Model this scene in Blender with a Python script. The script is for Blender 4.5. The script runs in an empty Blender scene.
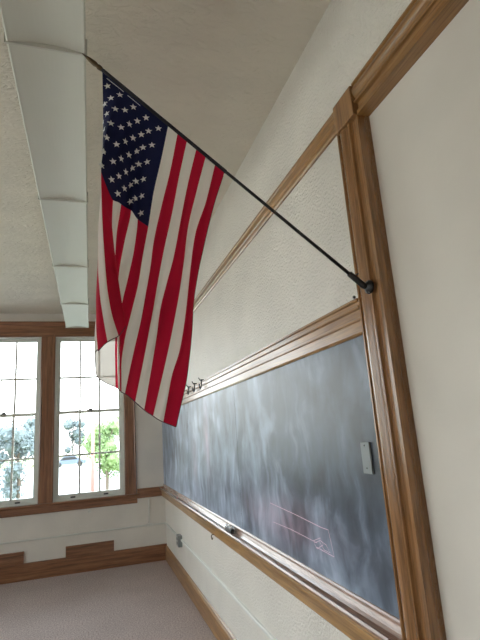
import bpy, bmesh, math, random
from mathutils import Vector, Matrix
PI = math.pi
random.seed(7)

# ------------------------------------------------------------------ camera, world, light
S = bpy.context.scene
C = S.collection
cam_d = bpy.data.cameras.new('camera')
cam = bpy.data.objects.new('camera', cam_d)
C.objects.link(cam)
YAW, PITCH, ROLL, FPX = 0.3128, 0.2267, -0.0713, 477.66
fw = Vector((math.sin(YAW)*math.cos(PITCH), math.cos(YAW)*math.cos(PITCH), math.sin(PITCH)))
r0 = Vector((math.cos(YAW), -math.sin(YAW), 0))
u0 = r0.cross(fw)
rt = math.cos(ROLL)*r0 + math.sin(ROLL)*u0
up = -math.sin(ROLL)*r0 + math.cos(ROLL)*u0
M = Matrix((rt, up, -fw)).transposed().to_4x4()
M.translation = Vector((-0.9854, 0, 1.6))
cam.matrix_world = M
cam_d.sensor_fit = 'VERTICAL'
cam_d.sensor_height = 24
cam_d.lens = FPX/640*24
cam_d.clip_start = 0.02
cam_d.clip_end = 500
S.camera = cam
S.view_settings.view_transform = 'Standard'
S.view_settings.look = 'None'
S.view_settings.gamma = 1
S.view_settings.use_curve_mapping = False
S.view_settings.exposure = 1.38

w = bpy.data.worlds.new('overcast_sky')
S.world = w
w.use_nodes = True
nt = w.node_tree
nt.nodes.clear()
wo = nt.nodes.new('ShaderNodeOutputWorld')
bg = nt.nodes.new('ShaderNodeBackground')
tc = nt.nodes.new('ShaderNodeTexCoord')
sx = nt.nodes.new('ShaderNodeSeparateXYZ')
rp = nt.nodes.new('ShaderNodeValToRGB')
rp.color_ramp.elements[0].position = 0.0
rp.color_ramp.elements[0].color = (.42, .415, .41, 1)
rp.color_ramp.elements[1].position = 0.85
rp.color_ramp.elements[1].color = (0.74, 0.87, 1.0, 1)
nt.links.new(tc.outputs['Generated'], sx.inputs[0])
nt.links.new(sx.outputs['Z'], rp.inputs[0])
nt.links.new(rp.outputs[0], bg.inputs['Color'])
bg.inputs['Strength'].default_value = 6.0
nt.links.new(bg.outputs[0], wo.inputs[0])

def area(name, loc, rot, sx_, sy_, power, col=(1, 1, 1), portal=False):
    l = bpy.data.lights.new(name, 'AREA')
    l.shape = 'RECTANGLE'; l.size = sx_; l.size_y = sy_
    l.energy = power; l.color = col
    o = bpy.data.objects.new(name, l)
    o.location = loc; o.rotation_euler = rot
    C.objects.link(o)
    if portal: l.cycles.is_portal = True
    return o
D = 6.927            # far (window) wall
CEIL = 3.3655
# portals: where sky light enters through the windows (they emit nothing themselves)
WIN = [(-0.985, 0.90), (-2.065, 0.90), (-3.145, 0.90), (-4.225, 0.90)]  # last two lie out of view, added as further sources of daylight
for cx, ww in WIN:
    area('window_portal', (cx, D+0.16, 1.97), (PI/2, 0, PI), ww, 2.15, 1, portal=True)
# portals of side windows added, unseen, in the left wall for more daylight
ADDED_SIDE = [0.2, 2.4, 4.6]
SW = 0.8             # half width of an added side window
for cy in ADDED_SIDE:
    area('added_window_portal', (-5.62, cy, 1.97), (PI/2, 0, PI/2), 2*SW, 2.3, 1, portal=True)

# ------------------------------------------------------------------ helpers
def new_mat(name, col=(.8, .8, .8), rough=.6, metal=0, spec=.5):
    m = bpy.data.materials.new(name); m.use_nodes = True
    b = m.node_tree.nodes['Principled BSDF']
    b.inputs['Base Color'].default_value = (*col, 1)
    b.inputs['Roughness'].default_value = rough
    if 'oak' in name: b.inputs['Coat Weight'].default_value = .5; b.inputs['Coat Roughness'].default_value = .18
    b.inputs['Metallic'].default_value = metal
    b.inputs['Specular IOR Level'].default_value = spec
    return m, m.node_tree, b

def N(nt, t, **kw):
    n = nt.nodes.new(t)
    for k, v in kw.items():
        if k.startswith('i_'): n.inputs[k[2:].replace('_', ' ')].default_value = v
        else: setattr(n, k, v)
    return n

def ramp(nt, src, stops):
    r = nt.nodes.new('ShaderNodeValToRGB')
    e = r.color_ramp.elements
    while len(e) < len(stops): e.new(.5)
    for k, (pos, c) in enumerate(stops):
        e[k].position = pos
        e[k].color = (*c, 1) if len(c) == 3 else c
    nt.links.new(src, r.inputs[0])
    return r

def coords(nt, scale=(1, 1, 1), rot=(0, 0, 0)):
    g = nt.nodes.new('ShaderNodeNewGeometry')
    m = nt.nodes.new('ShaderNodeMapping')
    m.inputs['Scale'].default_value = scale
    m.inputs['Rotation'].default_value = rot
    nt.links.new(g.outputs['Position'], m.inputs['Vector'])
    return m.outputs[0]

def bump(nt, b, h, dist, strength=1):
    n = nt.nodes.new('ShaderNodeBump')
    n.inputs['Distance'].default_value = dist
    n.inputs['Strength'].default_value = strength
    nt.links.new(h, n.inputs['Height'])
    nt.links.new(n.outputs[0], b.inputs['Normal'])
    return n

def plaster(name, col, rough, sc, dist, sc2=3.0, spec=.5):
    m, nt, b = new_mat(name, col, rough, spec=spec)
    v = coords(nt)
    n = N(nt, 'ShaderNodeTexNoise'); n.inputs['Scale'].default_value = sc
    n.inputs['Detail'].default_value = 3
    nt.links.new(v, n.inputs['Vector'])
    bump(nt, b, n.outputs['Fac'], dist)
    n2 = N(nt, 'ShaderNodeTexNoise'); n2.inputs['Scale'].default_value = sc2
    nt.links.new(v, n2.inputs['Vector'])
    r = ramp(nt, n2.outputs['Fac'], [(.3, tuple(c*.95 for c in col)), (.7, tuple(min(1, c*1.04) for c in col))])
    nt.links.new(r.outputs[0], b.inputs['Base Color'])
    return m

def oak(name, axis, dark=(.16, .062, .02), mid=(.34, .165, .050), light=(.46, .25, .085), rough=.33, sc=1.0):
    m, nt, b = new_mat(name, mid, rough)
    s = [34*sc, 34*sc, 34*sc]; s['XYZ'.index(axis)] = 1.6*sc
    v = coords(nt, tuple(s))
    n = N(nt, 'ShaderNodeTexNoise'); n.inputs['Scale'].default_value = 1
    n.inputs['Detail'].default_value = 6; n.inputs['Distortion'].default_value = .6
    nt.links.new(v, n.inputs['Vector'])
    r = ramp(nt, n.outputs['Fac'], [(.25, dark), (.5, mid), (.75, light)])
    s2 = [190, 190, 190]; s2['XYZ'.index(axis)] = 6
    v2 = coords(nt, tuple(s2))
    n2 = N(nt, 'ShaderNodeTexNoise'); n2.inputs['Scale'].default_value = 1; n2.inputs['Detail'].default_value = 2
    nt.links.new(v2, n2.inputs['Vector'])
    r2 = ramp(nt, n2.outputs['Fac'], [(.35, (.6, .6, .6)), (.55, (1, 1, 1))])
    mx = N(nt, 'ShaderNodeMix', data_type='RGBA', blend_type='MULTIPLY')
    mx.inputs[0].default_value = .8
    nt.links.new(r.outputs[0], mx.inputs[6]); nt.links.new(r2.outputs[0], mx.inputs[7])
    nt.links.new(mx.outputs[2], b.inputs['Base Color'])
    bump(nt, b, n2.outputs['Fac'], .0006, .5)
    return m

def link(name, bm, mats, parent=None, smooth=False):
    me = bpy.data.meshes.new(name)
    bmesh.ops.recalc_face_normals(bm, faces=bm.faces)
    bm.to_mesh(me); bm.free()
    if not isinstance(mats, (list, tuple)): mats = [mats]
    for m in mats: me.materials.append(m)
    if smooth:
        for p in me.polygons: p.use_smooth = True
    o = bpy.data.objects.new(name, me)
    C.objects.link(o)
    if parent:
        o.parent = parent
        o.matrix_parent_inverse = parent.matrix_basis.inverted()
    return o

def tag(o, label=None, cat=None, group=None, kind=None):
    if label: o['label'] = label
    if cat: o['category'] = cat
    if group: o['group'] = group
    if kind: o['kind'] = kind
    return o

def empty(name, loc, label=None, cat=None, group=None, kind=None):
    o = bpy.data.objects.new(name, None)
    o.empty_display_size = .05
    o.location = loc
    C.objects.link(o)
    return tag(o, label, cat, group, kind)

def box(bm, a, b, bev=0):
    a, b = Vector(a), Vector(b)
    r = bmesh.ops.create_cube(bm, size=1)
    mt = Matrix.Translation((a+b)/2) @ Matrix.Diagonal((*(abs(b[i]-a[i]) for i in range(3)), 1))
    bmesh.ops.transform(bm, matrix=mt, verts=r['verts'])
    if bev:
        es = list({e for v in r['verts'] for e in v.link_edges})
        bmesh.ops.bevel(bm, geom=es, offset=bev, segments=2, affect='EDGES', profile=.5)
    return bm

def nb(): return bmesh.new()

def bx(a, b, bev=0): return box(nb(), a, b, bev)

def profile(bm, pts, axis, t0, t1):
    """closed 2D outline swept along an axis. X: pts=(y,z)  Y: pts=(x,z)  Z: pts=(x,y)"""
    def P(p, t):
        return {'X': (t, p[0], p[1]), 'Y': (p[0], t, p[1]), 'Z': (p[0], p[1], t)}[axis]
    A = [bm.verts.new(P(p, t0)) for p in pts]
    B = [bm.verts.new(P(p, t1)) for p in pts]
    n = len(pts)
    for i in range(n): bm.faces.new((A[i], A[(i+1) % n], B[(i+1) % n], B[i]))
    bm.faces.new(A[::-1]); bm.faces.new(B)
    return bm

def tube(bm, pts, r, seg=8, cap=True):
    pts = [Vector(p) for p in pts]
    rs = r if isinstance(r, (list, tuple)) else [r]*len(pts)
    rings = []
    ref = None
    for i, p in enumerate(pts):
        d = (pts[min(i+1, len(pts)-1)] - pts[max(i-1, 0)]).normalized()
        if ref is None:
            ref = Vector((0, 0, 1)) if abs(d.z) < .9 else Vector((1, 0, 0))
        a = (ref - d*ref.dot(d)).normalized(); ref = a
        b_ = d.cross(a)
        rings.append([bm.verts.new(p + rs[i]*(math.cos(2*PI*k/seg)*a + math.sin(2*PI*k/seg)*b_)) for k in range(seg)])
    for i in range(len(rings)-1):
        for k in range(seg):
            bm.faces.new((rings[i][k], rings[i][(k+1) % seg], rings[i+1][(k+1) % seg], rings[i+1][k]))
    if cap:
        bm.faces.new(rings[0][::-1]); bm.faces.new(rings[-1])
    return bm

# ------------------------------------------------------------------ materials
WALL = plaster('cream_wall_paint', (.76, .71, .64), .40, 75, .010, spec=.5)
WALLF = plaster('cream_wall_paint_smooth', (.76, .715, .65), .55, 40, .0012)
PANEL = plaster('smooth_panel_paint', (.70, .65, .575), .6, 12, .0015)
CEILM = plaster('swirled_ceiling_plaster', (.75, .69, .585), .8, 26, .010)
_nt = CEILM.node_tree
_n = [x for x in _nt.nodes if x.type == 'TEX_NOISE' and abs(x.inputs['Scale'].default_value-26) < .1][0]
_n.inputs['Distortion'].default_value = 1.6; _n.inputs['Detail'].default_value = 5
_m = [x for x in _nt.nodes if x.type == 'MAPPING'][0]; _m.inputs['Scale'].default_value = (.55, 1.25, 1)
OAKX, OAKY, OAKZ = oak('oak_along_x', 'X'), oak('oak_along_y', 'Y'), oak('oak_along_z', 'Z')
BACKLITX = oak('backlit_oak_along_x', 'X', (.12, .048, .022), (.28, .12, .057), (.38, .18, .088))  # same oak, backlit shade of the window wall put into its colour
BACKLITZ = oak('backlit_oak_along_z', 'Z', (.12, .048, .022), (.28, .12, .057), (.38, .18, .088))  # upright grain, same painted-in backlit shade
SASH, _, _ = new_mat('white_sash_paint', (.72, .73, .68), .5)
SHEET, _, _ = new_mat('white_acrylic', (.66, .66, .575), .5)
ENAMEL, _, _ = new_mat('white_enamel', (.58, .57, .50), .5)
WHITEP, _, _ = new_mat('painted_raceway', (.72, .71, .66), .45)
STEEL, _, _ = new_mat('brushed_steel', (.45, .45, .44), .38, 1)
BLACK, _, _ = new_mat('black_paint', (.008, .008, .009), .35)
BRASS, _, _ = new_mat('aged_brass', (.10, .065, .03), .42, .7)
DARKM, _, _ = new_mat('dark_metal', (.05, .05, .05), .4, .8)
PLATEM, _, _ = new_mat('grey_plate', (.24, .26, .26), .5, .2)

def carpet():
    m, nt, b = new_mat('carpet', (.33, .26, .235), .95, spec=.1)
    v = coords(nt)
    n = N(nt, 'ShaderNodeTexNoise'); n.inputs['Scale'].default_value = 75; n.inputs['Detail'].default_value = 5; n.inputs['Roughness'].default_value = .75
    nt.links.new(v, n.inputs['Vector'])
    n3 = N(nt, 'ShaderNodeTexNoise'); n3.inputs['Scale'].default_value = 2.2; n3.inputs['Detail'].default_value = 3
    nt.links.new(v, n3.inputs['Vector'])
    r = ramp(nt, n.outputs['Fac'], [(.36, (.32, .25, .23)), (.64, (.76, .635, .59))])
    r3 = ramp(nt, n3.outputs['Fac'], [(.3, (.9, .9, .9)), (.7, (1, 1, 1))])
    mx = N(nt, 'ShaderNodeMix', data_type='RGBA', blend_type='MULTIPLY'); mx.inputs[0].default_value = 1
    nt.links.new(r.outputs[0], mx.inputs[6]); nt.links.new(r3.outputs[0], mx.inputs[7])
    nt.links.new(mx.outputs[2], b.inputs['Base Color'])
    bump(nt, b, n.outputs['Fac'], .012)
    return m
CARPET = carpet()

def glass():
    m, nt, b = new_mat('window_glass', (1, 1, 1), .02)
    nt.nodes.remove(b)
    out = [n for n in nt.nodes if n.type == 'OUTPUT_MATERIAL'][0]
    t = nt.nodes.new('ShaderNodeBsdfTransparent'); t.inputs[0].default_value = (.95, .97, .96, 1)
    g = nt.nodes.new('ShaderNodeBsdfGlossy'); g.inputs['Roughness'].default_value = .02
    fr = nt.nodes.new('ShaderNodeFresnel'); fr.inputs[0].default_value = 1.45
    mx = nt.nodes.new('ShaderNodeMixShader')
    nt.links.new(fr.outputs[0], mx.inputs[0]); nt.links.new(t.outputs[0], mx.inputs[1]); nt.links.new(g.outputs[0], mx.inputs[2])
    nt.links.new(mx.outputs[0], out.inputs[0])
    return m
GLASS = glass()

def slate():
    """dark slate wiped with a dry eraser: chalk dust in long vertical sweeps and cloudy patches"""
    m, nt, b = new_mat('chalk_dusted_slate', (.1, .12, .14),   .36, spec=.6)
    def noise(scale, detail=4, dist=0., rot=(0, 0, 0)):
        n = N(nt, 'ShaderNodeTexNoise'); n.inputs['Scale'].default_value = 1
        n.inputs['Detail'].default_value = detail; n.inputs['Distortion'].default_value = dist
        nt.links.new(coords(nt, scale, rot), n.inputs['Vector']); return n.outputs['Fac']
    def mth(op, a, b_):
        n = N(nt, 'ShaderNodeMath', operation=op)
        for i, x in enumerate((a, b_)):
            if isinstance(x, (int, float)): n.inputs[i].default_value = x
            else: nt.links.new(x, n.inputs[i])
        return n.outputs[0]
    # warp the field so that the sweeps bend like arm strokes
    g0 = nt.nodes.new('ShaderNodeNewGeometry')
    wn = N(nt, 'ShaderNodeTexNoise'); wn.inputs['Scale'].default_value = 2.6; wn.inputs['Detail'].default_value = 2
    nt.links.new(g0.outputs['Position'], wn.inputs['Vector'])
    vs = N(nt, 'ShaderNodeVectorMath', operation='SCALE'); vs.inputs[3].default_value = .28
    nt.links.new(wn.outputs['Color'], vs.inputs[0])
    va = N(nt, 'ShaderNodeVectorMath', operation='ADD')
    nt.links.new(g0.outputs['Position'], va.inputs[0]); nt.links.new(vs.outputs[0], va.inputs[1])
    def wnoise(scale, detail, rot=(0, 0, 0), dist=0.):
        m_ = nt.nodes.new('ShaderNodeMapping'); m_.inputs['Scale'].default_value = scale; m_.inputs['Rotation'].default_value = rot
        nt.links.new(va.outputs[0], m_.inputs['Vector'])
        n = N(nt, 'ShaderNodeTexNoise'); n.inputs['Scale'].default_value = 1; n.inputs['Detail'].default_value = detail; n.inputs['Distortion'].default_value = dist
        nt.links.new(m_.outputs[0], n.inputs['Vector']); return n.outputs['Fac']
    sweeps = ramp(nt, wnoise((1, 3.2, .75), 6, (.05, 0, 0), .0), [(.40, (0, 0, 0)), (.66, (1, 1, 1))]).outputs[0]
    diag = ramp(nt, wnoise((1, 7, 3.2), 7, (.7, 0, 0), .0), [(.46, (0, 0, 0)), (.70, (1, 1, 1))]).outputs[0]
    clouds = ramp(nt, wnoise((1, 3.0, 3.4), 8), [(.40, (0, 0, 0)), (.66, (1, 1, 1))]).outputs[0]
    fine = ramp(nt, wnoise((1, 16, 7), 5, (.35, 0, 0)), [(.35, (0, 0, 0)), (.8, (1, 1, 1))]).outputs[0]
    diag2 = ramp(nt, wnoise((1, 10, 2.8), 7, (-.8, 0, 0)), [(.47, (0, 0, 0)), (.68, (1, 1, 1))]).outputs[0]
    # more dust along the foot of the board; window end painted paler for its grazing sky sheen
    g = nt.nodes.new('ShaderNodeNewGeometry'); sp = nt.nodes.new('ShaderNodeSeparateXYZ')
    nt.links.new(g.outputs['Position'], sp.inputs[0])
    foot = N(nt, 'ShaderNodeMapRange'); foot.inputs[1].default_value = 1.35; foot.inputs[2].default_value = .95
    foot.inputs[3].default_value = 0; foot.inputs[4].default_value = .26
    nt.links.new(sp.outputs['Z'], foot.inputs[0])
    far_sheen = N(nt, 'ShaderNodeMapRange'); far_sheen.inputs[1].default_value = 1.8; far_sheen.inputs[2].default_value = 4.6
    far_sheen.inputs[3].default_value = -.06; far_sheen.inputs[4].default_value = .26
    nt.links.new(sp.outputs['Y'], far_sheen.inputs[0])
    s = mth('ADD', mth('MULTIPLY', sweeps, .22), mth('ADD', mth('MULTIPLY', diag, .26), mth('MULTIPLY', diag2, .20)))
    s = mth('ADD', s, mth('MULTIPLY', clouds, .34))
    s = mth('ADD', s, mth('MULTIPLY', fine, .10))
    s = mth('ADD', s, foot.outputs[0]); s = mth('ADD', s, far_sheen.outputs[0])
    r = ramp(nt, s, [(0.0, (.016, .021, .030)), (.34, (.075, .097, .135)), (.70, (.26, .32, .42)), (1.0, (.50, .58, .70))])
    # rubbed-out pink chalk in two places
    col = r.outputs[0]
    for (cy, cz, ry, rz, k) in ((2.6, 1.12, .50, .11, .45), (4.2, 1.54, .10, .26, .6), (4.75, 1.35, .12, .2, .35)):
        d1 = mth('DIVIDE', mth('SUBTRACT', sp.outputs['Y'], cy), ry)
        d2 = mth('DIVIDE', mth('SUBTRACT', sp.outputs['Z'], cz), rz)
        dd = mth('ADD', mth('MULTIPLY', d1, d1), mth('MULTIPLY', d2, d2))
        mask = mth('MULTIPLY', mth('POWER', 2.7, mth('MULTIPLY', dd, -1)), k)
        mask = mth('MULTIPLY', mask, mth('ADD', fine, .45))
        mx = N(nt, 'ShaderNodeMix', data_type='RGBA')
        nt.links.new(mask, mx.inputs[0]); nt.links.new(col, mx.inputs[6]); mx.inputs[7].default_value = (.50, .33, .42, 1)
        col = mx.outputs[2]
    nt.links.new(col, b.inputs['Base Color'])
    return m
SLATE = slate()

def struct(name, bm, m, parent=None):
    o = link(name, bm, m, parent)
    if parent is None: o['kind'] = 'structure'
    return o

# ------------------------------------------------------------------ room shell
XL, YB = -5.6, -2.6
struct('floor', bx((XL-.2, YB-.2, -.15), (.25, D+.2, 0)), CARPET)
struct('ceiling', bx((XL-.2, YB-.2, CEIL), (.25, D+.2, CEIL+.15)), CEILM)
# right wall: solid beyond the cased opening; the opening is closed by a smooth recessed panel
b = nb()
box(b, (0, 1.354, 0), (.25, D+.2, CEIL))
box(b, (0, YB-.2, 2.735), (.25, 1.354, CEIL))
box(b, (0.023, YB-.2, 0), (.25, 1.354, 2.735))
struct('wall_right', b, [WALL, PANEL])
o = bpy.data.objects['wall_right']
for p in o.data.polygons:
    if p.center.x < .03 and p.center.y < 1.3 and p.center.z < 2.7: p.material_index = 1
struct('wall_back', bx((XL-.2, YB-.2, 0), (0, YB, CEIL)), WALLF)
# left wall, out of view, opened for the added side windows
b = nb()
ys = [YB]
for cy in ADDED_SIDE: ys += [cy-SW, cy+SW]
ys.append(D)
for i in range(0, len(ys), 2): box(b, (XL-.2, ys[i], 0), (XL, ys[i+1], CEIL))
for cy in ADDED_SIDE:
    box(b, (XL-.2, cy-SW, 0), (XL, cy+SW, .88)); box(b, (XL-.2, cy-SW, 3.05), (XL, cy+SW, CEIL))
struct('wall_left', b, WALLF)
# far wall with four window openings
b = nb()
z0, z1 = .87, 3.05
edges = [XL-.2]
for cx, ww in WIN[::-1]: edges += [cx-ww/2, cx+ww/2]
edges.append(.0)
for i in range(0, len(edges), 2): box(b, (edges[i], D, 0), (edges[i+1], D+.2, CEIL))
for cx, ww in WIN:
    box(b, (cx-ww/2, D, 0), (cx+ww/2, D+.2, z0)); box(b, (cx-ww/2, D, z1), (cx+ww/2, D+.2, CEIL))
struct('wall_far', b, WALLF)

# baseboards
struct('baseboard_right', profile(nb(), [(0, 0), (-.022, 0), (-.022, .150), (-.014, .160), (-.014, .168), (-.004, .178), (0, .178)], 'Y', 1.51, D), OAKY)
b = nb()
profile(b, [(D, 0), (D-.022, 0), (D-.022, .185), (D-.012, .198), (D, .198)], 'X', XL, 0)
struct('baseboard_far', b, BACKLITX)
struct('trim_4', bx((-1.272, D-.026, .19), (-.683, D, .327), .004), BACKLITX)
struct('trim_5', bx((-2.9, D-.026, .19), (-1.757, D, .335), .004), BACKLITX)
struct('baseboard_left', bx((XL, YB, 0), (XL+.02, D, .18)), OAKY)

# picture rail along the right wall
struct('trim_1', profile(nb(), [(0, 2.772), (-.008, 2.772), (-.013, 2.782), (-.012, 2.800), (-.020, 2.808), (-.020, 2.838), (-.025, 2.844), (-.025, 2.856), (0, 2.858)], 'Y', 1.49, D), OAKY)

# casing of the closed opening: upright, head, corner block
up_pts = [(0, 1.508), (-.026, 1.508), (-.031, 1.505), (-.031, 1.497), (-.022, 1.493), (-.022, 1.490)]
up_pts += [(-.024-.017*math.sin(PI*k/14)**.8, 1.489-.064*k/14) for k in range(0, 15)]
up_pts += [(-.020, 1.423), (-.020, 1.421), (-.031, 1.419), (-.037, 1.415), (-.038, 1.411), (-.035, 1.407), (-.026, 1.405),
           (-.022, 1.402), (-.021, 1.386), (-.012, 1.383), (-.012, 1.379), (-.024, 1.376), (-.030, 1.372), (-.030, 1.354), (.023, 1.354), (.023, 1.36), (0, 1.36)]
struct('trim_2', profile(nb(), up_pts, 'Z', 0, 2.75), oak('casing_oak', 'Z', (.18, .080, .026), (.31, .145, .05), (.39, .195, .075), .27))
hd = [(x, 2.722 + (y-1.354)*.93) for x, y in up_pts]
struct('trim_3', profile(nb(), hd, 'Y', -2.4, 1.362), oak('head_oak', 'Y', (.19, .088, .027), (.34, .17, .055), (.43, .225, .085), .33))
struct('trim_6', bx((-.047, 1.352, 2.722), (0, 1.488, 2.846), .004), oak('block_oak', 'Z', (.19, .085, .028), (.31, .15, .052), (.39, .20, .078)))

# rail between window casing and blackboard
struct('trim_7', profile(nb(), [(D, .808), (D-.012, .808), (D-.022, .816), (D-.022, .918), (D-.012, .93), (D, .93)], 'X', -.375, -.0), BACKLITX)

# ------------------------------------------------------------------ windows
def window(idx, cx, ww):
    wn = empty('window_%d' % idx, (cx, D, z0), kind='structure')
    x0, x1 = cx-ww/2, cx+ww/2
    def bar(bmm, xa, xb, za, zb, ya, yb): box(bmm, (xa, ya, za), (xb, yb, zb))
    # box frame lining the opening
    f = nb()
    for (a, c) in (((x0, D-.0, z0), (x0+.022, D+.17, z1)), ((x1-.022, D, z0), (x1, D+.17, z1)), ((x0, D, z1-.02), (x1, D+.17, z1)), ((x0, D, z0), (x1, D+.19, z0+.015))):
        box(f, a, c)
    link('frame', f, SASH, wn)
    mid = 2.0
    for nm, za, zb, y, mz in (('upper_sash', mid-.018, z1-.02, D+.085, 2.475), ('lower_sash', z0+.015, mid+.018, D+.045, 1.435)):
        s = nb(); st = .042
        xa, xb = x0+.022, x1-.022
        bar(s, xa, xa+st, za, zb, y, y+.035); bar(s, xb-st, xb, za, zb, y, y+.035)
        bar(s, xa+st, xb-st, zb-(.036 if nm == 'lower_sash' else .045), zb, y, y+.035)
        bar(s, xa+st, xb-st, za, za+(.036 if nm == 'upper_sash' else .062), y, y+.035)
        so = link(nm, s, SASH, wn)
        mu = nb()
        for k in (1, 2):
            xm = xa+st + (xb-xa-2*st)*k/3
            bar(mu, xm-.012, xm+.012, za+.03, zb-.03, y+.004, y+.03)
        bar(mu, xa+st, xb-st, mz-.012, mz+.012, y+.003, y+.031)
        link('muntins', mu, SASH, so)
        link('pane', bx((xa+st-.005, y+.016, za+.02), (xb-st+.005, y+.019, zb-.02)), GLASS, so)
        if nm == 'lower_sash':
            for lx in (xa+.22, xb-.22): link('sash_lift', bx((lx-.03, y-.014, za+.012), (lx+.03, y, za+.03), .003), DARKM, so)
    lk = nb(); box(lk, (cx-.035, D+.03, mid+.018), (cx+.035, D+.075, mid+.026), .002); box(lk, (cx-.012, D+.028, mid+.026), (cx+.03, D+.05, mid+.040), .003)
    link('sash_lock', lk, DARKM, wn)
    return wn
for i, (cx, ww) in enumerate(WIN): window(i+1, cx, ww)

def casing_post(nm, xa, xb):
    b = nb()
    profile(b, [(xa, D), (xa, D-.022), (xa+.012, D-.028), (xa+.02, D-.022), (xb-.02, D-.022), (xb-.012, D-.028), (xb, D-.022), (xb, D)], 'Z', .86, 3.06)
    struct(nm, b, BACKLITZ)
casing_post('trim_8', -.535, -.382)
cs = [c-w_/2 for c, w_ in WIN]
for i in range(len(WIN)-1): casing_post('trim_%d' % (9+i), WIN[i+1][0]+.45, WIN[i][0]-.45)
casing_post('trim_12', -4.85, -4.68)
# head board over all the windows, then the sill with its apron
struct('trim_13', profile(nb(), [(D, 3.035), (D-.022, 3.035), (D-.030, 3.045), (D-.022, 3.056), (D-.024, 3.19), (D-.036, 3.205), (D-.045, 3.225), (D-.045, 3.245), (D, 3.245)], 'X', -4.85, -.30), BACKLITX)
struct('trim_14', profile(nb(), [(D+.02, .845), (D-.075, .845), (D-.082, .858), (D-.075, .872), (D+.02, .872)], 'X', -4.9, -.345), BACKLITX)
struct('trim_15', profile(nb(), [(D, .752), (D-.016, .752), (D-.022, .762), (D-.022, .835), (D-.03, .845), (D, .845)], 'X', -4.86, -.375), BACKLITX)

def side_window(idx, cy):  # unseen window, added so more daylight reaches the room
    wn = empty('window_%d' % idx, (XL, cy, .88), kind='structure')
    s = nb()
    for (a, c) in (((cy-SW, .88), (cy-SW+.05, 3.05)), ((cy+SW-.05, .88), (cy+SW, 3.05)), ((cy-SW+.05, .88), (cy+SW-.05, .94)), ((cy-SW+.05, 2.99), (cy+SW-.05, 3.05)), ((cy-SW+.05, 1.95), (cy+SW-.05, 2.0))):
        box(s, (XL-.14, a[0], a[1]), (XL-.06, c[0], c[1]))
    link('sash', s, SASH, wn)
    link('pane', bx((XL-.105, cy-SW+.05, .94), (XL-.1, cy+SW-.05, 2.99)), GLASS, wn)
    t = nb()
    for (a, c) in (((cy-SW-.14, .8), (cy-SW, 3.18)), ((cy+SW, .8), (cy+SW+.14, 3.18)), ((cy-SW, 3.05), (cy+SW, 3.18)), ((cy-SW, .8), (cy+SW, .88))):
        box(t, (XL, a[0], a[1]), (XL+.02, c[0], c[1]))
    link('casing', t, OAKZ, wn)
for i, cy in enumerate(ADDED_SIDE): side_window(5+i, cy)

# ------------------------------------------------------------------ blackboard
bb = empty('chalkboard', (0, 4.2, .93), 'long dark slate chalkboard smeared with chalk dust in an oak frame on the right wall', 'chalkboard')
link('slate_panel', bx((-.012, 1.502, .93), (-.001, 6.915, 1.93)), SLATE, bb)
JM = new_mat('joint', (.03, .035, .04), .6)[0]
for y in (5.04, 3.27): link('panel_joint', bx((-.0126, y-.0015, .93), (-.012, y+.0015, 1.93)), JM, bb)
link('top_rail', profile(nb(), [(0, 1.915), (-.018, 1.915), (-.024, 1.925), (-.024, 1.965), (-.030, 1.970), (-.030, 1.976), (-.026, 1.980), (-.026, 2.008), (-.034, 2.014), (-.034, 2.022), (-.028, 2.026), (-.028, 2.038), (-.038, 2.042), (-.038, 2.050), (0, 2.050)], 'Y', 1.508, D-.0), OAKY, bb)
tr = link('chalk_tray', profile(nb(), [(0, .885), (0, .962), (-.018, .960), (-.022, .953), (-.016, .948), (-.018, .940), (-.026, .922), (-.034, .912), (-.060, .908), (-.068, .916), (-.074, .924), (-.080, .924), (-.084, .916), (-.080, .905), (-.070, .898)], 'Y', 1.508, D-.0), oak('tray_oak', 'Y', (.27, .15, .105), (.38, .23, .17), (.46, .30, .23), .25), bb)
link('apron', profile(nb(), [(0, .80), (-.038, .80), (-.046, .808), (-.050, .870), (-.070, .893), (-.070, .898), (0, .885)], 'Y', 1.508, D-.0), oak('apron_oak', 'Y', (.22, .11, .035), (.42, .23, .08), (.55, .33, .13), .35), bb)
link('edge_strip', profile(nb(), [(-.001, 1.495), (-.020, 1.495), (-.020, 1.514), (-.001, 1.514)], 'Z', .96, 1.916), OAKZ, bb)
CHALK, _, _ = new_mat('pink_chalk', (.78, .56, .66), .9)
b = nb()
for ln, r in (([[2.696, 1.19], [2.333, 1.175], [2.071, 1.16], [1.995, 1.16], [1.979, 1.111], [1.965, 1.06], [2.046, 1.063], [2.134, 1.066]], .0017),
           ([[2.672, 1.093], [2.428, 1.095], [2.119, 1.086]], .0014),
           ([[2.16, 1.087], [2.083, 1.113], [2.059, 1.089], [2.126, 1.06], [2.152, 1.08], [2.096, 1.098], [2.054, 1.069], [1.999, 1.069], [2.029, 1.094], [2.095, 1.103]], .0014)):
    tube(b, [(-.0122, y, z) for y, z in ln], r, 5)
for v in b.verts: v.co.x = -.0122 + (v.co.x+.0122)*.25
link('chalk_drawing', b, CHALK, bb)

# grey plate screwed to the board
pl = empty('wall_plate', (-.012, 1.628, 1.47), 'small grey metal plate screwed upright on the slate beside the casing', 'plate')
link('plate', bx((-.020, 1.576, 1.414), (-.012, 1.636, 1.526), .002), PLATEM, pl)
for z in (1.434, 1.514):
    s = nb(); bmesh.ops.create_cone(s, cap_ends=True, segments=10, radius1=.0035, radius2=.0025, depth=.003, matrix=Matrix.Translation((-.0205, 1.607, z)) @ Matrix.Rotation(-PI/2, 4, 'Y'))
    link('screw', s, DARKM, pl)

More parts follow.
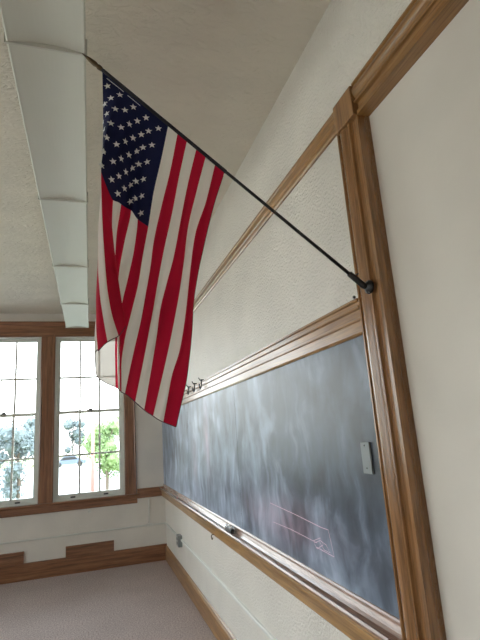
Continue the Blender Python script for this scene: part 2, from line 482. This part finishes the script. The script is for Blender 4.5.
# map hooks on the board's top rail
HK = [(4.729, 'wire map hook on the chalkboard top rail, nearest the flag'), (4.448, 'wire map hook on the chalkboard top rail, middle of three'), (4.156, 'wire map hook on the chalkboard top rail, farthest from the flag')]
for y, lab in HK:
    h = empty('map_hook', (-.038, y, 2.045), lab, 'hook', 'map hooks on the chalkboard top rail')
    b = nb(); box(b, (-.046, y-.032, 2.0515), (-.024, y+.032, 2.062), .003)
    link('clip', b, DARKM, h)
    b = nb(); tube(b, [(-.046, y+.03, 2.06), (-.055, y+.05, 2.085)], .005, 6); link('tab', b, DARKM, h)
    b = nb(); tube(b, [(-.052, y-.045*math.cos(a)*1.0, 2.032-.048*math.sin(a)) for a in [PI*k/10 for k in range(-2, 11)]], .006, 6); link('hook_wire', b, DARKM, h)
# end stop of the map rail by the casing
k = nb(); bmesh.ops.create_uvsphere(k, u_segments=12, v_segments=8, radius=.006, matrix=Matrix.Translation((-.040, 1.516, 2.056)))
tag(link('rail_stop', k, BLACK, None, True), 'tiny black knob at the end of the chalkboard top rail by the casing', 'knob')

# hook under the tray
b = nb(); tube(b, [(-.045, 3.97, .815), (-.062, 3.97, .812)] + [(-.062, 3.97+.02*math.sin(a), .795+.017*math.cos(a)) for a in [PI*k/6 for k in range(0, 10)]], .0035, 6)
tag(link('cup_hook', b, BRASS, None, True), 'small brass cup hook screwed under the chalk tray', 'hook')

# things lying in the tray
cl = empty('binder_clip', (-.05, 3.46, .909), 'black and silver metal clip lying in the chalk tray', 'clip')
b = nb(); box(b, (-.067, 3.375, .917), (-.041, 3.53, .948), .006); link('clip_body', b, DARKM, cl)
CHROME = new_mat('chrome', (.8, .8, .8), .15, 1)[0]
for s in (-1, 1):
    link('wire_handle', tube(nb(), [(-.062, 3.46+s*.02, .951), (-.066, 3.46+s*.055, .953), (-.050, 3.46+s*.085, .955), (-.038, 3.46+s*.055, .953), (-.042, 3.46+s*.02, .951)], .0042, 6), CHROME, cl, True)
def chalk(y, l, col, nm, lab):
    b = nb(); tube(b, [(-.050, y, .9152), (-.051, y+l, .9152)], .006, 10)
    tag(link('chalk_stick', b, new_mat(nm, col, .9)[0]), lab, 'chalk')
chalk(5.60, .05, (.30, .03, .03), 'dark_red_chalk', 'stub of dark red chalk in the tray near the far corner')
chalk(4.56, .035, (.12, .07, .07), 'dark_chalk', 'short dark stub of chalk in the tray between red stub and clip')

# ------------------------------------------------------------------ raceways and outlet
b = nb()
profile(b, [(0, .446), (-.014, .446), (-.018, .450), (-.018, .462), (-.014, .466), (0, .466)], 'Y', .3+1.25, 5.70)
profile(b, [(0, .446), (-.014, .446), (-.018, .450), (-.018, .462), (-.014, .466), (0, .466)], 'Y', 5.82, D)
tag(link('cable_raceway', b, WHITEP), 'white painted cable raceway along the right wall under the chalkboard', 'raceway')
b = nb()
profile(b, [(D, .446), (D-.014, .446), (D-.018, .450), (D-.018, .462), (D-.014, .466), (D, .466)], 'X', XL+.1, -.018)
tag(link('cable_raceway', b, WHITEP), 'white painted cable raceway along the wall beneath the windows', 'raceway')
b = nb(); tube(b, [(-.225, D-.009, .47), (-.220, D-.009, .806)], .008, 8); 
tag(link('conduit', b, WHITEP), 'thin white conduit rising from the raceway to the oak rail', 'conduit')
b = nb(); box(b, (-.262, D-.024, .440), (-.182, D-.0, .478), .004)
tag(link('junction_box', b, WHITEP), 'small white junction fitting on the raceway right of the windows', 'box')
b = nb(); tube(b, [(-.985, D, .712), (-.985, D-.022, .712)], [.022, .018], 14)
tag(link('ball_stop', b, WHITEP), 'round white stop on the wall under the window sill', 'wall stop')
ol = empty('power_outlet', (0, 5.76, .39), 'metal surface outlet box on the right wall near the far corner', 'outlet')
link('outlet_box', bx((-.045, 5.70, .385), (0, 5.82, .505), .004), PLATEM, ol)
link('cover_plate', bx((-.048, 5.705, .39), (-.044, 5.815, .50), .001), STEEL, ol)
for z in (.422, .468):
    link('socket', bx((-.050, 5.743, z-.013), (-.047, 5.777, z+.013), .001), DARKM, ol)

# ------------------------------------------------------------------ ceiling lights
LY = [(.46, 1.70), (1.704, 2.972), (2.976, 4.212), (4.216, 5.45), (5.454, 6.635)]
LL = ['nearest ceiling light of the row, cut off by the top of the photo', 'second ceiling light of the row, behind the flagpole spear tip', 'third ceiling light of the row, beside the flag canton and stripes',
      'fourth ceiling light of the row, second from the windows', 'farthest ceiling light of the row, close above the window heads']
for (ya, yb), lab in zip(LY, LL):
    t = empty('ceiling_light', (-1.147, (ya+yb)/2, CEIL), 'white fluorescent ' + lab, 'ceiling light', 'row of fluorescent ceiling lights')
    xa, xb = -1.290, -1.003
    n = 14
    outer = [(xa, 3.165), (xa, 3.102), (xa+.006, 3.099), (xa+.014, 3.101)]
    outer += [(xa+.014+(xb-xa-.028)*k/n, 3.101+.014*math.sin(PI*k/n)) for k in range(1, n)]
    outer += [(xb-.014, 3.101), (xb-.006, 3.099), (xb, 3.102), (xb, 3.165)]
    link('diffuser', profile(nb(), outer, 'Y', ya, yb-.008), SHEET, t)
    # the far end carries a wider lip with a straight lower edge
    link('end_cap', bx((xa-.008, yb-.008, 3.095), (xb+.006, yb, 3.170)), ENAMEL, t)
    link('housing', bx((xa+.02, ya+.01, 3.165), (xb-.02, yb-.01, 3.215), .004), ENAMEL, t)
    for y in (ya+.25, yb-.25):
        b = nb(); tube(b, [(-1.147, y, 3.21), (-1.147, y, CEIL)], .009, 10); tube(b, [(-1.147, y, CEIL-.012), (-1.147, y, CEIL)], .035, 14)
        link('stem', b, ENAMEL, t)

# ------------------------------------------------------------------ flagpole
PB = Vector((-.030, 1.415, 2.064))                # on the casing
P0 = Vector((-.101, 1.415, 2.104)); P1 = Vector((-.951, 1.415, 2.804)); P2 = Vector((-1.011, 1.415, 2.855))
ax = (P1-P0).normalized()
fp = empty('flagpole', PB, 'slim black flagpole with brass spear tip slanting up from the oak casing', 'flagpole')
link('pole', tube(nb(), [P0-ax*.03, P1], [.0062, .0048], 14), BLACK, fp, True)
sp_ = nb()
tube(sp_, [P1-ax*.004, P1+ax*.004, P1+ax*.010, P1+ax*.016, P1+ax*.024, P1+ax*.045, P1+ax*.078], [.0065, .0085, .0085, .0062, .0088, .0072, .0008], 14)
link('spear_finial', sp_, BRASS, fp, True)
br = nb()
tube(br, [P0-ax*.062, P0-ax*.058, P0+ax*.012, P0+ax*.014], [.009, .0115, .0105, .0085], 14)
tube(br, [PB+Vector((-.020, 0, 0)), P0-ax*.050], [.010, .0105], 12)
link('socket', br, BLACK, fp, True)
k = nb()
pm = P0+ax*(-.012)
nrm = Vector((-ax.z, 0, ax.x)) * -1
if nrm.z < 0: nrm = -nrm
tube(k, [pm, pm+nrm*.020], .0025, 8); tube(k, [pm+nrm*.018+Vector((0, -.008, 0)), pm+nrm*.018+Vector((0, .008, 0))], .0028, 8)
link('thumb_screw', k, BLACK, fp, True)
pt = nb()
tube(pt, [PB+Vector((-.004, 0, 0)), PB+Vector((-.011, 0, 0)), PB+Vector((-.022, 0, 0))], [.026, .024, .010], 20)
link('mounting_plate', pt, BLACK, fp, True)
for dz in (-.019, .019):
    s = nb(); bmesh.ops.create_uvsphere(s, u_segments=8, v_segments=6, radius=.0035, matrix=Matrix.Translation(PB+Vector((-.0115, -.004, dz))))
    link('screw', s, STEEL, fp, True)

# ------------------------------------------------------------------ flag (real cloth shape: control net in metres)
FLAG_S = [0, 1, 2, 3, 3.25, 3.5, 4, 5, 6, 7, 8, 9, 10, 11, 12, 13]
FLAG_T = [0.0, 0.14, 0.28, 0.42, 0.52, 0.62, 0.72, 0.82, 0.91, 1.0]
FLAG_GRID = [
   [[-0.9468, 1.415, 2.7926], [-0.945, 1.4257, 2.6507], [-0.945, 1.4452, 2.5181], [-0.9394, 1.455, 2.3831], [-0.9498, 1.4471, 2.2822], [-0.9581, 1.4334, 2.1829], [-0.9645, 1.4175, 2.0874], [-0.9684, 1.4029, 1.9968], [-0.9682, 1.3946, 1.9198], [-0.9633, 1.39, 1.8462]] ,
   [[-0.9168, 1.415, 2.7681], [-0.9395, 1.415, 2.6349], [-0.9467, 1.4339, 2.5195], [-0.9474, 1.44, 2.3989], [-0.9572, 1.4215, 2.294], [-0.9617, 1.4056, 2.1955], [-0.9623, 1.3924, 2.1027], [-0.9581, 1.3838, 2.0155], [-0.9491, 1.3789, 1.9409], [-0.9378, 1.375, 1.8689]] ,
   [[-0.8866, 1.415, 2.7435], [-0.9175, 1.4001, 2.621], [-0.9417, 1.3919, 2.5089], [-0.9531, 1.385, 2.4019], [-0.9518, 1.382, 2.3049], [-0.9493, 1.3784, 2.2108], [-0.9446, 1.3738, 2.1196], [-0.9385, 1.3689, 2.0313], [-0.9277, 1.365, 1.9552], [-0.908, 1.365, 1.8838]] ,
   [[-0.8563, 1.415, 2.7188], [-0.883, 1.4072, 2.5763], [-0.9096, 1.405, 2.4453], [-0.917, 1.41, 2.3233], [-0.9205, 1.4073, 2.2487], [-0.9158, 1.4055, 2.1771], [-0.9095, 1.3891, 2.1022], [-0.9029, 1.3694, 2.0291], [-0.8957, 1.3587, 1.9681], [-0.8875, 1.355, 1.9105]] ,
   [[-0.8487, 1.415, 2.7126], [-0.8764, 1.4101, 2.5734], [-0.9026, 1.4094, 2.4441], [-0.9107, 1.4138, 2.3223], [-0.9172, 1.4106, 2.2393], [-0.928, 1.405, 2.1005], [-0.9544, 1.4, 1.999], [-0.967, 1.405, 1.94], [-0.9698, 1.415, 1.8889], [-0.9712, 1.415, 1.8479]] ,
   [[-0.841, 1.415, 2.7064], [-0.8697, 1.4131, 2.5706], [-0.8955, 1.4138, 2.4429], [-0.9045, 1.4175, 2.3213], [-0.9139, 1.4139, 2.2298], [-0.9451, 1.415, 2.0813], [-0.9639, 1.425, 1.9876], [-0.9715, 1.435, 1.917], [-0.9729, 1.445, 1.8532], [-0.9682, 1.445, 1.7884]] ,
   [[-0.8258, 1.415, 2.6939], [-0.8564, 1.419, 2.5648], [-0.8813, 1.4225, 2.4403], [-0.8919, 1.425, 2.3192], [-0.9073, 1.4205, 2.2108], [-0.9123, 1.4255, 2.1101], [-0.9096, 1.4443, 2.0158], [-0.9123, 1.445, 1.9178], [-0.9141, 1.4427, 1.8317], [-0.9142, 1.435, 1.7475]] ,
   [[-0.7952, 1.415, 2.669], [-0.8281, 1.425, 2.5464], [-0.855, 1.4288, 2.4237], [-0.8617, 1.42, 2.2985], [-0.8831, 1.416, 2.1933], [-0.8999, 1.4276, 2.0976], [-0.9069, 1.44, 2.0034], [-0.9078, 1.4442, 1.9084], [-0.9083, 1.4415, 1.8239], [-0.9073, 1.435, 1.7414]] ,
   [[-0.7645, 1.415, 2.6439], [-0.8107, 1.4204, 2.5173], [-0.8345, 1.4315, 2.3955], [-0.8409, 1.433, 2.2717], [-0.8546, 1.4286, 2.1698], [-0.8749, 1.426, 2.0738], [-0.8951, 1.4259, 1.9824], [-0.9022, 1.43, 1.8932], [-0.903, 1.4325, 1.8142], [-0.9019, 1.431, 1.7365]] ,
   [[-0.7336, 1.415, 2.6187], [-0.7626, 1.409, 2.4835], [-0.7917, 1.4054, 2.3569], [-0.8118, 1.405, 2.2371], [-0.8301, 1.4069, 2.1428], [-0.8459, 1.409, 2.0514], [-0.8672, 1.4134, 1.965], [-0.8877, 1.4179, 1.881], [-0.8974, 1.4215, 1.806], [-0.8981, 1.425, 1.7314]] ,
   [[-0.7026, 1.415, 2.5934], [-0.7313, 1.4188, 2.4554], [-0.7643, 1.423, 2.3246], [-0.7933, 1.4225, 2.1972], [-0.8066, 1.4211, 2.1084], [-0.823, 1.421, 2.0235], [-0.8391, 1.4211, 1.9413], [-0.8579, 1.4235, 1.863], [-0.8738, 1.425, 1.7941], [-0.8884, 1.425, 1.7267]] ,
   [[-0.6715, 1.415, 2.568], [-0.7057, 1.4087, 2.4244], [-0.734, 1.407, 2.2908], [-0.7639, 1.4078, 2.1653], [-0.7818, 1.409, 2.079], [-0.7982, 1.4094, 1.9949], [-0.8147, 1.4126, 1.9144], [-0.8311, 1.4157, 1.8361], [-0.8462, 1.4178, 1.7675], [-0.861, 1.42, 1.7007]] ,
   [[-0.6402, 1.415, 2.5425], [-0.6751, 1.4226, 2.4073], [-0.7034, 1.4314, 2.2782], [-0.7318, 1.4298, 2.1493], [-0.757, 1.4271, 2.0615], [-0.7797, 1.4247, 1.977], [-0.7935, 1.4233, 1.894], [-0.8085, 1.4236, 1.8142], [-0.8222, 1.4243, 1.7446], [-0.8355, 1.425, 1.6769]] ,
   [[-0.6087, 1.415, 2.5169], [-0.6502, 1.4083, 2.3753], [-0.6843, 1.4088, 2.2448], [-0.7043, 1.409, 2.1186], [-0.7202, 1.407, 2.0313], [-0.7382, 1.4058, 1.9476], [-0.7568, 1.405, 1.8671], [-0.7767, 1.405, 1.7899], [-0.7948, 1.406, 1.7228], [-0.8124, 1.407, 1.6576]] ,
   [[-0.5772, 1.415, 2.4911], [-0.6107, 1.4325, 2.3636], [-0.6582, 1.423, 2.2295], [-0.6794, 1.4279, 2.1053], [-0.6915, 1.4323, 2.019], [-0.7057, 1.4292, 1.9332], [-0.7234, 1.4257, 1.8511], [-0.7505, 1.4211, 1.7742], [-0.7662, 1.42, 1.7058], [-0.7813, 1.419, 1.6392]] ,
   [[-0.5455, 1.415, 2.4652], [-0.5949, 1.4042, 2.3268], [-0.631, 1.4033, 2.1988], [-0.6618, 1.4038, 2.0771], [-0.6779, 1.4022, 1.9923], [-0.6873, 1.4003, 1.9094], [-0.6984, 1.4026, 1.83], [-0.7114, 1.4055, 1.7531], [-0.7294, 1.4078, 1.687], [-0.747, 1.41, 1.6226]] ,
]

def pchip(xs, ys, x):
    """monotone cubic through (xs, ys), no overshoot in tight pleats"""
    n = len(xs)
    h = [xs[i+1]-xs[i] for i in range(n-1)]; d = [(ys[i+1]-ys[i])/h[i] for i in range(n-1)]
    m = [d[0]] + [0]*(n-2) + [d[-1]]
    for i in range(1, n-1):
        if d[i-1]*d[i] > 0:
            w1, w2 = 2*h[i]+h[i-1], h[i]+2*h[i-1]
            m[i] = (w1+w2)/(w1/d[i-1]+w2/d[i])
    out = []
    j = 0
    for q in x:
        while j < n-2 and q > xs[j+1]: j += 1
        t = (q-xs[j])/h[j]
        out.append((2*t**3-3*t*t+1)*ys[j] + (t**3-2*t*t+t)*h[j]*m[j] + (-2*t**3+3*t*t)*ys[j+1] + (t**3-t*t)*h[j]*m[j+1])
    return out
NS = 13*16; NT = 120                                # cloth grid: 16 rows per stripe
KT = int(round(.42*NT))
ss = [13*i/NS for i in range(NS+1)]; ts = [i/NT for i in range(NT+1)]
A = [[pchip(FLAG_T, [FLAG_GRID[i][j][k] for j in range(len(FLAG_T))], ts) for k in range(3)] for i in range(len(FLAG_S))]
tmp = [[None]*(NT+1) for _ in range(NS+1)]
for j in range(NT+1):
    cs_ = [pchip(FLAG_S, [A[i][k][j] for i in range(len(FLAG_S))], ss) for k in range(3)]
    for i in range(NS+1):
        v = Vector((cs_[0][i], cs_[1][i], cs_[2][i]))
        t = ts[j]; s = ss[i]
        # soft ripples of the hanging cloth
        amp = min(1, t*3.5)
        v.y += amp*(.0045*math.sin(s*1.55+2.3*t) + .003*math.sin(s*3.1-4*t+1) + .0015*math.sin(s*5.3+9*t) + .0022*math.sin(s*4.1+6*t)*math.sin(7*t+s))
        tmp[i][j] = v
# hoist follows the pole exactly (sleeve side hangs just under it)
def surf(s, t):
    i = min(max(s/13*NS, 0), NS-1e-6); j = min(max(t*NT, 0), NT-1e-6)
    a, b_ = int(i), int(j); fi, fj = i-a, j-b_
    return (tmp[a][b_]*(1-fi)*(1-fj) + tmp[a+1][b_]*fi*(1-fj) + tmp[a][b_+1]*(1-fi)*fj + tmp[a+1][b_+1]*fi*fj)
def snorm(s, t):
    e = .08; f = .006
    n = (surf(s+e, t)-surf(s-e, t)).cross(surf(s, t+f)-surf(s, t-f))
    return n.normalized() if n.length > 0 else Vector((0, -1, 0))

def cloth(name, col, trans=.32, weave=.07):
    m, nt, b = new_mat(name, col, .75, spec=.15)
    v = coords(nt)
    n = N(nt, 'ShaderNodeTexNoise'); n.inputs['Scale'].default_value = 900
    nt.links.new(v, n.inputs['Vector'])
    bump(nt, b, n.outputs['Fac'], .0006, .4)
    b.inputs['Sheen Weight'].default_value = .05
    out = [x for x in nt.nodes if x.type == 'OUTPUT_MATERIAL'][0]
    tl = nt.nodes.new('ShaderNodeBsdfTranslucent'); tl.inputs[0].default_value = (*[min(1, c*1.25) for c in col], 1)
    mx = nt.nodes.new('ShaderNodeMixShader'); mx.inputs[0].default_value = trans
    nt.links.new(b.outputs[0], mx.inputs[1]); nt.links.new(tl.outputs[0], mx.inputs[2])
    tp = nt.nodes.new('ShaderNodeBsdfTransparent'); tp.inputs[0].default_value = (*[min(1, c*1.2) for c in col], 1)     # open weave
    m2 = nt.nodes.new('ShaderNodeMixShader'); m2.inputs[0].default_value = weave
    nt.links.new(mx.outputs[0], m2.inputs[1]); nt.links.new(tp.outputs[0], m2.inputs[2]); nt.links.new(m2.outputs[0], out.inputs[0])
    return m
RED = cloth('red_stripe', (.46, .008, .035)); WHT = cloth('white_stripe', (.74, .70, .64), .38); NAVY = cloth('navy_canton', (.010, .013, .055), .12, .01)
STAR = cloth('white_star', (.80, .80, .78), .1, 0)
b = nb()
V = [[b.verts.new(tmp[i][j]) for j in range(NT+1)] for i in range(NS+1)]
for i in range(NS):
    st = i*13//NS
    for j in range(NT):
        f = b.faces.new((V[i][j], V[i+1][j], V[i+1][j+1], V[i][j+1]))
        f.material_index = 2 if (st < 7 and j < KT) else (0 if st % 2 == 0 else 1)
        f.smooth = True
# fifty embroidered stars on both faces, nine rows of six and five
for row in range(9):
    for c_ in range(11):
        if (row+c_) % 2: continue
        s0 = 7*(row+1)/10; t0 = .42*(c_+1)/12
        n_ = snorm(s0, t0)
        et = (surf(s0, t0+.02)-surf(s0, t0-.02)).normalized(); es = n_.cross(et).normalized()
        if es.dot(surf(s0+.2, t0)-surf(s0-.2, t0)) < 0: es = -es
        P = surf(s0, t0)
        for side in (-1, 1):
            pts = []
            for k in range(10):
                a = PI*2*k/10; rr = .0126*(1 if k % 2 == 0 else .42)
                pts.append(b.verts.new(P + rr*(-es*math.cos(a) + et*math.sin(a)) + side*.0015*n_))
            cv = b.verts.new(P + side*.0017*n_)
            for k in range(10):
                f = b.faces.new((cv, pts[k], pts[(k+1) % 10])); f.material_index = 3
me = bpy.data.meshes.new('flag')
b.to_mesh(me); b.free()
for m in (RED, WHT, NAVY, STAR): me.materials.append(m)
flag = bpy.data.objects.new('flag', me); C.objects.link(flag)
tag(flag, 'American flag with red and white stripes and starred navy canton hanging from the slanted pole', 'flag')
hem = nb()
tube(hem, [surf(s/8, 1) for s in range(0, 105)], .0013, 6)
tube(hem, [surf(13, t/60) for t in range(1, 61)], .0009, 6)
link('hem', hem, new_mat('dark_hem', (.07, .015, .03), .8)[0], flag)
hem = nb()
a_, c_ = P1-ax*.006, None
hl = (surf(13, 0)-surf(0, 0)).length
q0 = P1-ax*.004; q1 = q0-ax*(hl+.010)
tube(hem, [q0, q0-ax*.004, q1+ax*.004, q1], [.0058, .0064, .0068, .0066], 12)
link('pole_sleeve', hem, new_mat('black_sleeve', (.010, .010, .018), .7)[0], flag, True)
st_ = nb()
for (u0_, u1_) in ((.5, 2.35), (2.75, 4.1)):
    tube(st_, [surf(u0_+(u1_-u0_)*k/8, .011)+Vector((0, -.0025, 0)) for k in range(9)], .0010, 5)
link('sleeve_stitching', st_, new_mat('white_thread', (.75, .75, .75), .8)[0], flag)

# ------------------------------------------------------------------ outside the windows
GZ = -1.6
def ground(name, a, c, z, m): struct(name, bx((a[0], a[1], z-.3), (c[0], c[1], z)), m)
PAVE, _, _ = new_mat('pale_concrete', (.30, .295, .28), .9)
LAWN = plaster('lawn', (.20, .23, .10), .95, 60, .02, .8)
ground('ground', (-90, D+.8), (60, 130), GZ, LAWN)
ground('road', (-90, 26), (60, 75), GZ+.02, PAVE)
ground('parking_lot', (-90, D+5), (60, 19), GZ+.02, PAVE)
LEAFD, _, _ = new_mat('haze_blue_leaves', (.10, .125, .13), .7)  # blue haze over the trees is put into the leaf colour
LEAFG, _, _ = new_mat('bright_green_leaves', (.15, .22, .085), .7)
BARK, _, _ = new_mat('bark', (.12, .09, .07), .9)
def tree(x, y, h, rad, m, lab, n=900, sd=1, low=.35):
    rnd = random.Random(sd)
    t = empty('tree', (x, y, GZ), lab, 'tree', None)
    b = nb(); tube(b, [(x, y, GZ), (x+.05, y, GZ+h*.35), (x-.05, y, GZ+h*.7)], [h*.022, h*.017, h*.008], 8)
    for k in range(5):
        a = k*1.3; tube(b, [(x, y, GZ+h*(.32+.07*k)), (x+rad*.55*math.cos(a), y+rad*.55*math.sin(a), GZ+h*(.5+.08*k))], [h*.008, h*.003], 6)
    link('trunk', b, BARK, t)
    b = nb()
    lobes = [(x+rad*.55*math.cos(a)*rnd.uniform(.4, 1), y+rad*.55*math.sin(a)*rnd.uniform(.4, 1), GZ+h*rnd.uniform(low+.12, .86), rad*rnd.uniform(.38, .62)) for a in [rnd.uniform(0, 6.28) for _ in range(13)]]
    for _ in range(n):
        lx, ly, lz, lr = rnd.choice(lobes)
        d = Vector((rnd.gauss(0, 1), rnd.gauss(0, 1), rnd.gauss(0, 1))).normalized()*lr*rnd.uniform(.55, 1)
        c = Vector((lx, ly, lz))+d
        u = Vector((rnd.gauss(0, 1), rnd.gauss(0, 1), rnd.gauss(0, 1))).normalized()
        v = u.orthogonal().normalized(); sz = rad*rnd.uniform(.035, .085)
        b.faces.new([b.verts.new(c+u*sz), b.verts.new(c+v*sz*.6), b.verts.new(c-u*sz), b.verts.new(c-v*sz*.6)])
    for lx, ly, lz, lr in lobes:
        r_ = bmesh.ops.create_icosphere(b, subdivisions=2, radius=lr*.5, matrix=Matrix.Translation((lx, ly, lz)))
        for v in r_['verts']: v.co += (v.co-Vector((lx, ly, lz)))*rnd.uniform(-.2, .2)
    link('crown', b, m, t)
tree(-.25, 24, 4.5, 1.15, LEAFG, 'bright green young tree outside the right-hand window', 1500, 3, .25)
specs = [(-16, 88, 7.4, 3.0, 'leftmost of the line'), (-9.3, 86, 8, 3.0, 'second from the left of the line'), (-3.8, 90, 7.6, 2.6, 'seen left of the reddish pole'), (1.4, 86, 6.8, 2.5, 'rightmost of the line, behind the green tree')]
for i, (x, y, h, r, wh) in enumerate(specs):
    tree(x, y, h, r, LEAFD, 'hazy tree far across the road, ' + wh, 1500, 20+i, .0)
tree(-4.0, 24, 4.7, 1.15, LEAFD, 'haze-tinted tree close outside the left-hand window, nearer the mullion', 1500, 41, .1)
tree(-7.0, 25, 5.0, 1.5, LEAFD, 'haze-tinted tree outside the left-hand window, at the left edge of the photo', 1500, 42, .1)
ut = nb(); tube(ut, [(-.9, 19.6, GZ), (-.86, 19.6, GZ+4.2)], [.07, .06], 10)
tag(link('street_pole', ut, new_mat('rust_red_paint', (.42, .12, .10), .7)[0], None, True), 'thin reddish street pole seen through the right window', 'pole')
def car(x, y, col, lab, nm):
    c = empty('car', (x, y, GZ), lab, 'car', 'cars parked across the road')
    b = nb(); profile(b, [(-2.1, .35), (-2.15, .75), (-1.4, .9), (-.8, 1.38), (.7, 1.42), (1.3, .95), (2.1, .82), (2.15, .35)], 'Y', -.85, .85)
    bmesh.ops.translate(b, verts=b.verts, vec=(x, y, GZ)); link('body', b, new_mat(nm, col, .3)[0], c)
    b = nb()
    profile(b, [(-1.2, .92), (-.72, 1.30), (.62, 1.33), (1.1, .95)], 'Y', -.86, .86); bmesh.ops.translate(b, verts=b.verts, vec=(x, y, GZ)); link('side_window', b, BLACK, c)
    for wx in (-1.35, 1.35):
        for wy in (-.8, .8):
            b = nb(); tube(b, [(x+wx, y+wy-.1, GZ+.34), (x+wx, y+wy+.1, GZ+.34)], .34, 16); link('wheel', b, BLACK, c)
car(-3.6, 72, (.10, .13, .17), 'dark parked car across the road through the right window', 'dark_car_paint')
